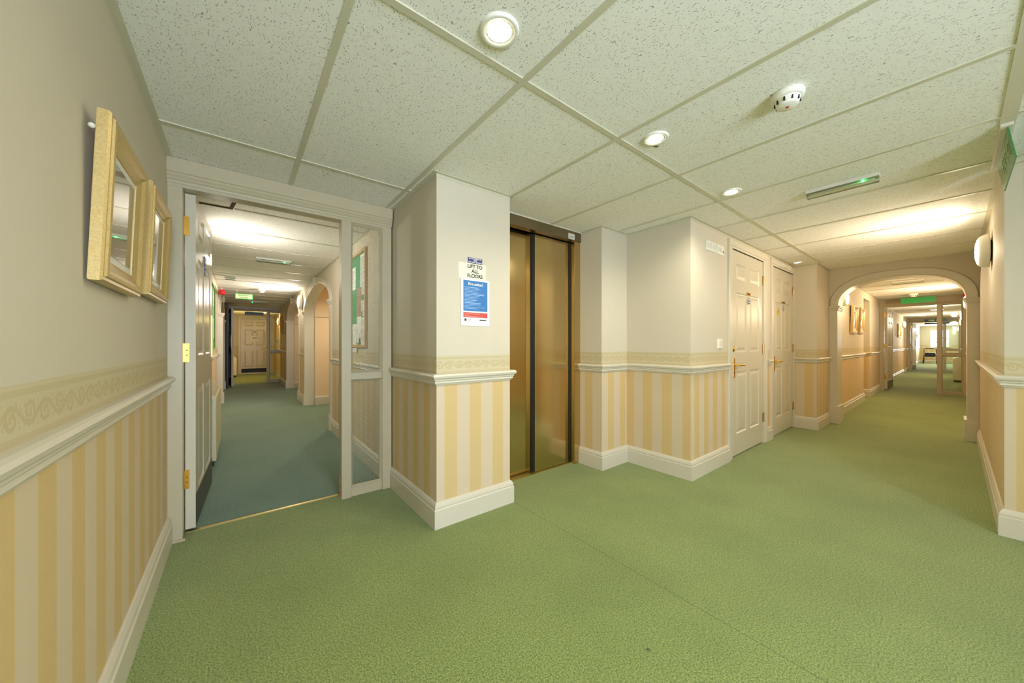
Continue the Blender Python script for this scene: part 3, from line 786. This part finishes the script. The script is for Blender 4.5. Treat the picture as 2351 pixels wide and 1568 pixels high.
struct(MB().box(-.3, 1.1, 15.62, 15.66, 0, H).build('wall_flat', 'cream'))
dd = senpty('door_7', (.03, 15.5, 0))
a = MB(); a.box(-.07, 0, -.02, .06, 0, 2.03); a.box(.80, .87, -.02, .06, 0, 2.03); a.box(-.07, .87, -.02, .06, 1.96, 2.03); a.build('architrave', 'trim', dd)
l = MB(Matrix.Translation((.004, .01, .03))); leaf_mesh(l, .79, 1.925, .04, (-1,)); lf = l.build('door_leaf', 'white', dd)
lever(lf, .75, .90, .01, -1); MB().box(.02, .78, .006, .012, .05, .19).build('kick_plate', 'black', lf)
round_sign(lf, .40, .008, 1.50)
nt = MB().box(.30, .50, .005, .009, 1.16, 1.34).build('notice', 'paper', lf)
MB().box(.32, .48, .0042, .005, 1.29, 1.305).box(.32, .45, .0042, .005, 1.25, 1.258).box(.32, .46, .0042, .005, 1.22, 1.228).build('notice_lettering', 'ink', nt)
trim(MB().box(0, .86, 15.47, 15.5, 0, .012), 'brass_dull')

# ------------------------------------------------------------------ downlights
def downlight(x, y, label, lit=True, power=DOWN_W, size=.058):
    o = thing('downlight', (x, y, H), label, 'ceiling light', 0, 'recessed ceiling downlights')
    MB().lathe([(size*.60, -.0062), (size*.66, -.003), (size*.72, -.006), (size*.95, -.010), (size, -.006), (size*1.02, 0)], n=40, cap=False).build('bezel', 'plastic', o)
    MB().lathe([(0, -.007), (size*.4, -.0075), (size*.61, -.006)], n=32, cap=False).build('lens', 'lamp' if lit else 'cool_lamp', o)
    if lit:
        l = bpy.data.lights.new('downlight_beam', 'SPOT'); l.energy = power; l.color = WARM; l.spot_size = math.radians(165); l.spot_blend = .6; l.shadow_soft_size = .04
        lo = bpy.data.objects.new('downlight_beam', l); COL.objects.link(lo); lo.parent = o; lo.location = (0, 0, -.03)
    return o
downlight(.652, .895, 'brightly lit downlight nearest the top of the picture, largest of the row', True, DOWN_W*.35, .062)
d2 = downlight(1.591, .896, 'lit downlight with small dark mark beside it, left of smoke detector', True, DOWN_W*1.35)
MB().prism([(.045,.030),(.062,.034),(.078,.026),(.080,.036),(.064,.046),(.046,.042)], -.0012, -.0003).build('scorch_mark', 'kick', d2)
downlight(2.544, .904, 'lit downlight furthest right of the row, left of the emergency light', True, DOWN_W*1.2)
downlight(5.388, 1.186, 'small unlit-looking downlight in ceiling above the second cupboard door', False, size=.05)

downlight(1.40, 5.9, 'added unseen downlight brightening the first arched recess', True, 36)  # unseen fixtures, here and next, added to brighten the arched recesses
downlight(1.28, 8.8, 'added unseen downlight brightening the second arched recess', True, 16)
# ------------------------------------------------------------------ smoke detectors
def detector(x, y, label, s=1.0):
    o = thing('smoke_detector', (x, y, H), label, 'smoke detector', 0, 'ceiling smoke detectors')
    MB().lathe([(.055*s, 0), (.056*s, -.014*s), (.052*s, -.024*s), (.044*s, -.026*s)], n=40).build('base', 'plastic', o)
    MB().lathe([(.044*s, -.024*s), (.042*s, -.030*s), (.036*s, -.050*s), (.032*s, -.053*s), (.0, -.055*s)], n=40, cap=False).build('chamber', 'plastic', o)
    for k in range(10):
        MB(Matrix.Rotation(2*PI*k/10, 4, 'Z')).box(.0385*s, .0425*s, -.0022*s, .0022*s, -.045*s, -.031*s).build('vent_slot', 'black', o)
    MB().lathe([(0, -.0565*s), (.006*s, -.056*s), (.006*s, -.054*s)], (0,0,0), 12).build('indicator', 'red', o)
    return o
detector(1.722, .411, 'white smoke detector on lobby ceiling between downlight and emergency light')
detector(.315, 7.856, 'white smoke detector on left corridor ceiling above the green sign', 1.2)
detector(10.6, .50, 'white smoke detector on right corridor ceiling above the blank green sign', 1.2)

# ------------------------------------------------------------------ emergency light battens
def batten(x, y, L, rz, label, led=True, s=1.0):
    o = thing('emergency_light', (x, y, H), label, 'emergency light', rz, 'emergency light battens')
    MB().box(-L/2, L/2, -.028*s, .028*s, -.020*s, 0).build('base', 'plastic_aged', o, .002)
    m = MB(); pr = [(-.027*s, -.020*s), (-.027*s, -.036*s), (-.018*s, -.048*s), (.018*s, -.048*s), (.027*s, -.036*s), (.027*s, -.020*s)]
    m.prism(pr, -L/2+.004, L/2-.004, 'x'); m.build('diffuser', 'lens', o)
    MB().box(-L/2+.02, L/2-.02, -.006, .006, -.030, -.024).build('tube', 'plastic', o)
    if led: MB().lathe([(0, -.005), (.004, -.003), (.005, 0), (.004, .003), (0, .005)], (L/2-.07, -.012*s, -.028*s), 10).build('led_indicator', 'led', o)
    return o
batten(2.947, .434, .335, -PI/2, 'emergency light with green LED on lobby ceiling right of smoke detector')
batten(8.35, .455, .345, -PI/2, 'white emergency light seen through the top of the big arch', False)
batten(.322, 4.98, .345, 0, 'white emergency light nearest on the left corridor ceiling, green LED at right end')
batten(.34, 10.12, .345, PI, 'emergency light with green LED behind the hanging green sign, left corridor')
batten(-.11, 6.67, .13, 0, 'short white fitting on left corridor ceiling beside the red alarm', False)
batten(15.5, .30, .345, -PI/2, 'first emergency light beyond the second fire screen, right corridor')
batten(18.4, .40, .345, -PI/2, 'second emergency light beyond the second fire screen, right corridor')

# ------------------------------------------------------------------ wall lamps (round bulkheads)
def wall_lamp(loc, rz, label, power=WALL_W, r=.125, lit=True, col=(1.0, 0.80, 0.58)):
    """faces local -y; loc on the wall"""
    o = thing('wall_lamp', loc, label, 'wall lamp', rz, 'round bulkhead wall lamps')
    R = Matrix.Rotation(PI/2, 4, 'X')
    MB(R).lathe([(r*.62, 0), (r*.62, .008), (r*.56, .010)], n=40).build('back_plate', 'black', o)
    MB(R).lathe([(r*.60, .006), (r*.98, .010), (r, .022), (r*.96, .042), (r*.86, .058), (r*.80, .062), (r*.5, .062)], n=48, cap=False).build('body', 'plastic', o)
    MB(R).lathe([(r*.79, .0625), (r*.66, .069), (r*.42, .075), (0, .078)], n=40, cap=False).build('lens', 'wall_lamp', o)
    if lit:
        l = bpy.data.lights.new('lamp_glow', 'POINT'); l.energy = power*.35; l.color = col; l.shadow_soft_size = .05
        lo = bpy.data.objects.new('lamp_glow', l); COL.objects.link(lo); lo.parent = o; lo.location = (0, -.17, 0)
        l = bpy.data.lights.new('lamp_face', 'AREA'); l.shape = 'DISK'; l.size = r*1.5; l.energy = power*1.1; l.color = col
        lo = bpy.data.objects.new('lamp_face', l); COL.objects.link(lo); lo.parent = o; lo.location = (0, -.085, 0); lo.rotation_euler = (-PI/2, 0, 0)
    return o
wall_lamp((4.42, -.175, 1.775), PI, 'round white wall lamp at right edge of picture, on wall before the arch', WALL_W*.65)
wall_lamp((7.22, 1.055, 1.76), 0, 'lit wall lamp on left wall just beyond the arch, left of gilt pictures', WALL_W*1.1, .115, True, (1.0, .74, .46))
wall_lamp((9.7, -.175, 1.78), PI, 'round wall lamp on right wall beyond the arch under the red alarm', WALL_W*1.1, .125, True, (1.0, .74, .46))
wall_lamp((.905, 7.37, 1.84), -PI/2, 'lit wall lamp on the pier between the two arched recesses', WALL_W*.9, .135, True, (1.0, .88, .78))
wall_lamp((-.305, 3.95, 1.80), PI/2, 'wall lamp on left corridor wall hidden behind the open door', WALL_W*.42, .125, True, (1.0, .90, .82))
wall_lamp((1.02, 13.3, 1.78), -PI/2, 'wall lamp in the end vestibule of left corridor, right side', WALL_W*1.1, .12, True, (1.0, .72, .28))
wall_lamp((14.3, -.185, 1.76), PI, 'first wall lamp on right wall beyond the second fire screen', WALL_W*.8)
wall_lamp((18.0, -.185, 1.76), PI, 'second wall lamp on right wall beyond the second fire screen', WALL_W*.8)
wall_lamp((18.6, 1.13, 1.76), 0, 'wall lamp on left wall past the single far picture', WALL_W*.8)
wall_lamp((25.0, 1.20, 1.74), 0, 'most distant wall lamp on the left wall near the end window', WALL_W*.9)
wall_lamp((26.0, -.20, 1.74), PI, 'most distant wall lamp on the right wall near the end window', WALL_W*.9)

# ------------------------------------------------------------------ pictures
def picture(mxx, w, h, fw, art, label, tilt=0.0, grp='gilt framed pictures', mat='gilt', hook=False):
    """local x along the wall, y=0 wall, front towards -y; origin at bottom centre"""
    o = thing('framed_picture', (0,0,0), label, 'picture', 0, grp)
    o.matrix_world = mxx @ Matrix.Rotation(tilt, 4, 'X')
    pr = [(0,-.002),(0,-.022),(.004,-.027),(.012,-.027),(.015,-.032),(.024,-.034),(.034,-.030),(.045,-.022),(.062,-.017),(.070,-.014),(.072,-.008)]
    pr = [(a*fw/.072, b) for a, b in pr]
    m = MB(); K = len(pr); v = []; f = []
    for cxn, czn, ax, az in ((-w/2, 0, 1, 1), (w/2, 0, -1, 1), (w/2, h, -1, -1), (-w/2, h, 1, -1)):
        for a, b in pr: v.append((cxn+ax*a, b, czn+az*a))
    for k in range(4):
        for j in range(K-1): f.append((k*K+j, k*K+j+1, ((k+1)%4)*K+j+1, ((k+1)%4)*K+j))
    m.add(v, f); m.box(-w/2+.004, w/2-.004, -.004, 0, .004, h-.004); m.build('frame', mat, o)
    MB().box(-w/2+fw-.004, w/2-fw+.004, -.011, -.004, fw-.004, h-fw+.004).build('mount', 'mount', o)
    e = fw+.018
    MB().box(-w/2+e, w/2-e, -.0125, -.011, e, h-e).build('print', art, o)
    if hook: MB().lathe([(0,0),(.006,0),(.007,.004),(.004,.010),(0,.011)], (0,0,0), 14).build('wall_bumper', 'plastic_aged', o).matrix_local = Matrix.Translation((-w/2-.002, .004, h*.88)) @ Matrix.Rotation(-PI/2, 4, 'Y')
    return o
def onleft(y, z, x=-.303): return Matrix.Translation((x, y, z)) @ Matrix.Rotation(PI/2, 4, 'Z')     # wall facing +x
def onright(y, z, x): return Matrix.Translation((x, y, z)) @ Matrix.Rotation(-PI/2, 4, 'Z')           # wall facing -x
def onback(x, z, y): return Matrix.Translation((x, y, z))                                             # wall facing -y
picture(onleft(1.545, 1.238, -.300), .43, .435, .068, 'pic1', 'nearest gilt framed picture on the left wall, leaning forward', math.radians(2.2), hook=True)
picture(onleft(2.10, 1.265, -.300), .43, .435, .062, 'pic2', 'gilt framed picture on left wall beside the door frame, farther of two', math.radians(2.0))
picture(onback(8.10, 1.245, 1.05), .50, .47, .085, 'pic3', 'gilt picture beyond the arch, nearer the wall lamp', math.radians(2))
picture(onback(8.82, 1.255, 1.05), .50, .46, .085, 'pic3', 'gilt picture beyond the arch, beside the wall recess', math.radians(2))
picture(onback(17.1, 1.29, 1.125), .9, .43, .07, 'pic3', 'single small picture on left wall between the second and third fire screens', 0)
picture(onback(26.9, 1.30, 1.195), 1.2, .34, .07, 'pic2', 'most distant picture on left wall near the end window', 0)
picture(onright(10.45, 1.345, .90), .45, .49, .06, 'pic2', 'brown framed picture past the second arched recess, nearer of two', 0, 'framed pictures past the arcade', 'oak')
picture(onright(11.1, 1.345, .90), .45, .49, .06, 'pic2', 'brown framed picture beside the end screen of left corridor', 0, 'framed pictures past the arcade', 'oak')
picture(onright(14.2, 1.20, 1.015), .5, .62, .05, 'pic3', 'framed picture inside the dim vestibule, seen through end screen glass', 0, 'framed pictures past the arcade', 'oak')

# ------------------------------------------------------------------ signs on the column
sn = tag(MB().box(-.052, .052, -.003, 0, -.0175, .0175).build('fire_instruction_plate', 'navy'), 'small navy plate with white lettering above the lift sign', 'sign'); sn.location = (1.169, 1.867, 1.598)
for k, (tx, zz) in enumerate((('IN THE EVENT OF', .0105), ('FIRE', 0), ('DO NOT USE LIFTS', -.0105))): text('plate_lettering', tx, .0115, 'paper', sn, (0, -.0034, zz), (0,0,0), bold=.0003)
sn = tag(MB().box(-.1, .1, -.002, 0, -.05, .05).build('lift_sign', 'offwhite'), 'pale card reading LIFT TO ALL FLOORS on the column', 'sign'); sn.location = (1.15, 1.867, 1.530)
for tx, zz in (('LIFT TO', .030), ('ALL', .001), ('FLOORS', -.029)): text('sign_lettering', tx, .031, 'ink', sn, (.018, -.0024, zz), (0,0,0), bold=.0007)
sn = tag(MB().box(-.105, .105, -.004, -.001, -.147, .147).build('fire_action_notice', 'paper'), 'white poster with blue panel headed Fire action! on column', 'sign'); sn.location = (1.1705, 1.867, 1.336)
bp_ = MB().bevbox(-.088, .090, -.0052, -.004, -.055, .135, .001).build('blue_panel', 'blue_sign', sn)
text('heading', 'Fire action!', .024, 'paper', bp_, (0, -.0056, .113), (0,0,0), bold=.0004)
ln = MB()
for k in range(16):
    z = .092-.0088*k; n_ = random.uniform(.06, .16); hd = k in (0, 5, 9, 11)
    ln.box(-.080, -.080+n_, -.0056, -.0052, z-(.0016 if hd else .0009), z+(.0016 if hd else .0009))
ln.build('small_print', 'pale_ink', bp_)
rp = MB().bevbox(-.088, .090, -.0052, -.004, -.095, -.064, .001).build('red_panel', 'red_print', sn)
ln = MB()
for k in range(3): ln.box(-.080, -.080+(.11, .04, .14)[k], -.0056, -.0052, -.0725-.008*k-.001, -.0725-.008*k+.001)
ln.build('small_print', 'pink_ink', rp)
MB().box(-.035, -.055, -.0046, -.004, -.1105, -.1125).build('footer_print', 'ink', sn); MB().box(.03, .08, -.0046, -.004, -.107, -.113).build('footer_print', 'ink', sn); MB().bevbox(-.080, -.066, -.0046, -.004, -.117, -.103, .0005).build('footer_mark', 'ink', sn)

# ------------------------------------------------------------------ notice boards
nb = thing('notice_board', (.905, 3.76, 1.04), 'green notice board in light wood frame seen through the wired glass', 'notice board')
bm_ = MB(); 
for a, b, c, d_ in ((-.50, .50, 0, .028), (-.50, .50, .882, .91), (-.50, -.472, 0, .91), (.472, .50, 0, .91)): bm_.box(-.022, 0, a, b, c, d_)
bm_.build('frame', 'oak', nb, .002); MB().box(-.008, 0, -.48, .48, .02, .89).build('felt_panel', 'felt', nb)
def sheet(x, y, z, w, h, mat, label, tilt=0, side=-1, grp='papers pinned to the green notice board', cat='paper'):
    o = tag(MB().box(0, side*.0008, -w/2, w/2, -h/2, h/2).build('pinned_sheet', mat), label, cat, grp)
    o.location = (x, y, z); o.rotation_euler = (tilt, 0, 0); return o
bx = .905-.0085
sheet(bx, 3.37, 1.76, .19, .30, 'page', 'tall white printed page at upper right corner of green board')
sheet(bx-.0010, 3.345, 1.60, .13, .14, 'page3', 'small white sheet pinned below the upper right page', .03)
sheet(bx, 3.50, 1.475, .17, .28, 'photo', 'brown photo print in the middle of green board')
sheet(bx-.001, 3.38, 1.43, .10, .10, 'page3', 'little cream card right of the brown photo', -.05)
sheet(bx-.002, 3.355, 1.385, .04, .11, 'page2', 'narrow white strip hanging by the little cream card', .06)
sheet(bx, 3.355, 1.19, .16, .26, 'page', 'white printed page at lower right corner of green board')
sheet(bx-.001, 3.50, 1.21, .15, .25, 'page2', 'typed letter low on green board beside corner page')
sheet(bx-.002, 3.66, 1.13, .16, .28, 'page2', 'white page at bottom left of the visible green board', .02)
sheet(bx, 3.70, 1.72, .15, .22, 'page2', 'white page at upper left of the visible green board')
sheet(bx-.0012, 3.475, 1.105, .07, .045, 'kick', 'small dark grey card at the foot of green board')
nb = thing('notice_board', (-.305, 6.1, 1.0), 'lime green notice board on left corridor wall beyond the open door', 'notice board')
bm_ = MB()
for a, b, c, d_ in ((-.72, .72, 0, .02), (-.72, .72, .88, .90), (-.72, -.70, 0, .90), (.70, .72, 0, .90)): bm_.box(0, .02, a, b, c, d_)
bm_.build('frame', 'lime', nb); MB().box(0, .008, -.71, .71, .01, .89).build('backing_panel', 'lime', nb)
for y, z, w_, h_, mt, lb in ((6.55, 1.72, .3, .2, 'page3', 'sheet at the top far end of lime board'), (6.2, 1.45, .25, .3, 'photo', 'brown poster in the middle of lime board'), (6.6, 1.3, .2, .28, 'page', 'white page low at far end of lime board'), (5.8, 1.6, .3, .3, 'page2', 'white page at near end of lime board')):
    sheet(-.305+.0085, y, z, w_, h_, mt, lb, 0, 1, 'papers pinned to the lime notice board')

# ------------------------------------------------------------------ hanging signs
ex = thing('exit_sign', (3.02, -.148, H), 'green edge-lit exit sign hanging from ceiling strip by the right corner', 'sign')
MB().box(-.30, .30, -.018, .018, -.018, 0).build('housing', 'plastic_aged', ex, .002)
TS = Matrix.Rotation(math.radians(-8.5), 4, 'X')
pn = MB(TS).box(-.28, .28, -.0025, .0025, -.165, -.012).build('sign_panel', 'green_pane', ex)
t1 = text('exit_lettering', 'FIRE EXIT', .085, 'pale_green', pn, (0, 0, 0), (0, 0, 0)); t1.matrix_local = TS @ Matrix.Translation((-.06, .0035, -.09)) @ Matrix.Rotation(PI, 4, 'Z')
t1 = text('exit_lettering', 'FIRE EXIT', .085, 'pale_green', pn, (0, 0, 0), (0, 0, 0)); t1.matrix_local = TS @ Matrix.Translation((-.05, -.0035, -.09))
def hanging(name, loc, rz, w, h, mat, label, drop=.02, border=None):
    o = thing(name, loc, label, 'sign', rz)
    p = MB().box(-w/2, w/2, -.006, .006, -drop-h, -drop).build('sign_panel', mat, o)
    if border: MB().box(-w/2+.008, w/2-.008, -.0068, -.006, -drop-h+.010, -drop-.010).build('printed_face', border, p)
    r = MB()
    for s_ in (-1, 1): r.tube([(s_*w*.4, 0, 0), (s_*w*.4, 0, -drop-.004)], .002, 6)
    r.build('hanger', 'plastic_aged', o); return o, p
o, p = hanging('lounge_sign', (.065, 8.0, H), 0, .255, .098, 'green_sign', 'small hanging sign reading Residents Lounge, pale with green border', .09, 'pale_green')
text('sign_lettering', 'Residents\nLounge', .036, 'ink', p, (.0, -.0072, -.139), (0,0,0), squash=1.2)
o, p = hanging('blank_sign', (11.15, .465, H), -PI/2, .475, .118, 'green_sign', 'blank bright green sign hanging before the second fire screen', .03)
o, p = hanging('exit_sign', (.31, 11.55, H), 0, .40, .085, 'green_dark', 'dark green sign at the head of the end screen, left corridor', .155)
lb_ = hanging('luminous_sign', (.36, 12.6, H), 0, .26, .045, 'pale_green', 'pale luminous strip sign just behind the dark green sign', .235)
o, p = hanging('exit_sign', (20.5, .42, H), -PI/2, .55, .10, 'green_dark', 'distant dark green sign with pale fire exit lettering', .08)
text('exit_lettering', 'FIRE EXIT', .085, 'pale_green', p, (0, -.0075, -.13), (0,0,0), bold=.002)
hanging('blank_sign', (20.8, .40, H), -PI/2, .6, .05, 'black', 'black strip sign below the distant fire exit sign', .20)

# ------------------------------------------------------------------ red alarms
def alarm(loc, rz, label):
    o = thing('fire_alarm', loc, label, 'alarm', rz, 'red fire alarms')
    MB().bevbox(-.045, .045, -.055, 0, -.045, .045, .006).build('sounder', 'red', o)
    MB(Matrix.Rotation(PI/2, 4, 'X')).lathe([(.034, .055), (.032, .066), (.018, .072), (0, .073)], n=24, cap=False).build('horn', 'red', o)
    MB().tube([(0, -.01, .045), (0, -.01, .12)], .007, 8).build('conduit', 'plastic', o); return o
alarm((-.25, 8.10, 1.995), 0, 'red fire alarm on the pilaster of left corridor')
alarm((10.9, -.175, 1.995), PI, 'red fire alarm on right wall, partly hidden by the big arch')

# ------------------------------------------------------------------ storage heaters
def heater(loc, rz, L, label, dp=.145, h=.60, top=.715):
    """back on wall y=0, front at -dp"""
    o = thing('storage_heater', loc, label, 'heater', rz, 'cream storage heaters')
    m = MB(); pr = [(0,.06),(-dp,.06),(-dp,h),(-.02,top),(0,top)]
    m.prism(pr, -L/2, L/2, 'x'); m.build('casing', 'heater', o, .006)
    g_ = MB(); dy, dz = (dp-.02), (top-h)
    q = lambda t_, e: (-dp+dy*t_ - .0*e, h+dz*t_)
    nx_, nz_ = -dz/math.hypot(dy, dz), dy/math.hypot(dy, dz)
    a0, a1 = .14, .86
    pa = (-dp+dy*a0, h+dz*a0); pb = (-dp+dy*a1, h+dz*a1)
    g_.add([(-L/2+.04, pa[0]+nx_*.002, pa[1]+nz_*.002), (L/2-.04, pa[0]+nx_*.002, pa[1]+nz_*.002), (L/2-.04, pb[0]+nx_*.002, pb[1]+nz_*.002), (-L/2+.04, pb[0]+nx_*.002, pb[1]+nz_*.002),
            (-L/2+.04, pa[0], pa[1]), (L/2-.04, pa[0], pa[1]), (L/2-.04, pb[0], pb[1]), (-L/2+.04, pb[0], pb[1])], [(0,1,2,3),(7,6,5,4),(0,1,5,4),(1,2,6,5),(2,3,7,6),(3,0,4,7)])
    g_.build('air_grille', 'grille', o)
    MB().box(-L/2+.06, -L/2+.12, -dp+.02, -.02, 0, .06).box(L/2-.12, L/2-.06, -dp+.02, -.02, 0, .06).build('foot', 'black', o)
    return o
heater((-.278, 4.43, 0), PI/2, .96, 'cream storage heater with sloping grille behind the open door', .12)
heater((16.1, -.15, 0), PI, .8, 'cream storage heater seen through the glass of second fire screen', .17, .66, .72)
heater((-.205, 14.6, 0), PI/2, .8, 'cream storage heater in the dim vestibule beside its door', .13)
lt = tag(MB().bevbox(-.03, .03, -.012, 0, -.04, .04, .003).build('light_switch', 'plastic_aged'), 'small switch above dado beside the recess, right corridor', 'switch'); lt.location = (10.25, 1.055, 1.05)

# ------------------------------------------------------------------ rollator walker at the far end
wk = thing('rollator_walker', (29.6, .80, 0), 'black and burgundy wheeled walker under the end window of right corridor', 'walker')
for s_ in (-1, 1):
    MB().tube([(.30, s_*.22, .12), (.18, s_*.22, .50), (.02, s_*.21, .80), (-.10, s_*.21, .82)], .013, 8).build('frame_tube', 'burgundy', wk)
    MB().tube([(-.28, s_*.24, .12), (-.12, s_*.22, .42), (.10, s_*.22, .50)], .013, 8).build('frame_tube', 'burgundy', wk)
    MB().tube([(-.20, s_*.21, .80), (-.08, s_*.21, .82)], .019, 8).build('hand_grip', 'rubber', wk)
    for fx in (.30, -.28):
        w_ = MB(Matrix.Translation((fx, s_*.235, .10)) @ Matrix.Rotation(PI/2, 4, 'X')); w_.lathe([(.02,-.018),(.085,-.018),(.10,-.010),(.10,.010),(.085,.018),(.02,.018)], n=24); w_.build('wheel', 'rubber', wk)
MB().prism([(-.20,.40),(-.17,.58),(.17,.58),(.20,.40),(.14,.36),(-.14,.36)], -.16, .10, 'x').build('bag', 'bag', wk)
MB().box(-.14, .12, -.20, .20, .50, .53).build('seat', 'bag', wk, .01)
MB().tube([(.02, -.21, .80), (.16, -.12, .83), (.16, .12, .83), (.02, .21, .80)], .02, 8).build('backrest_strap', 'bag', wk)
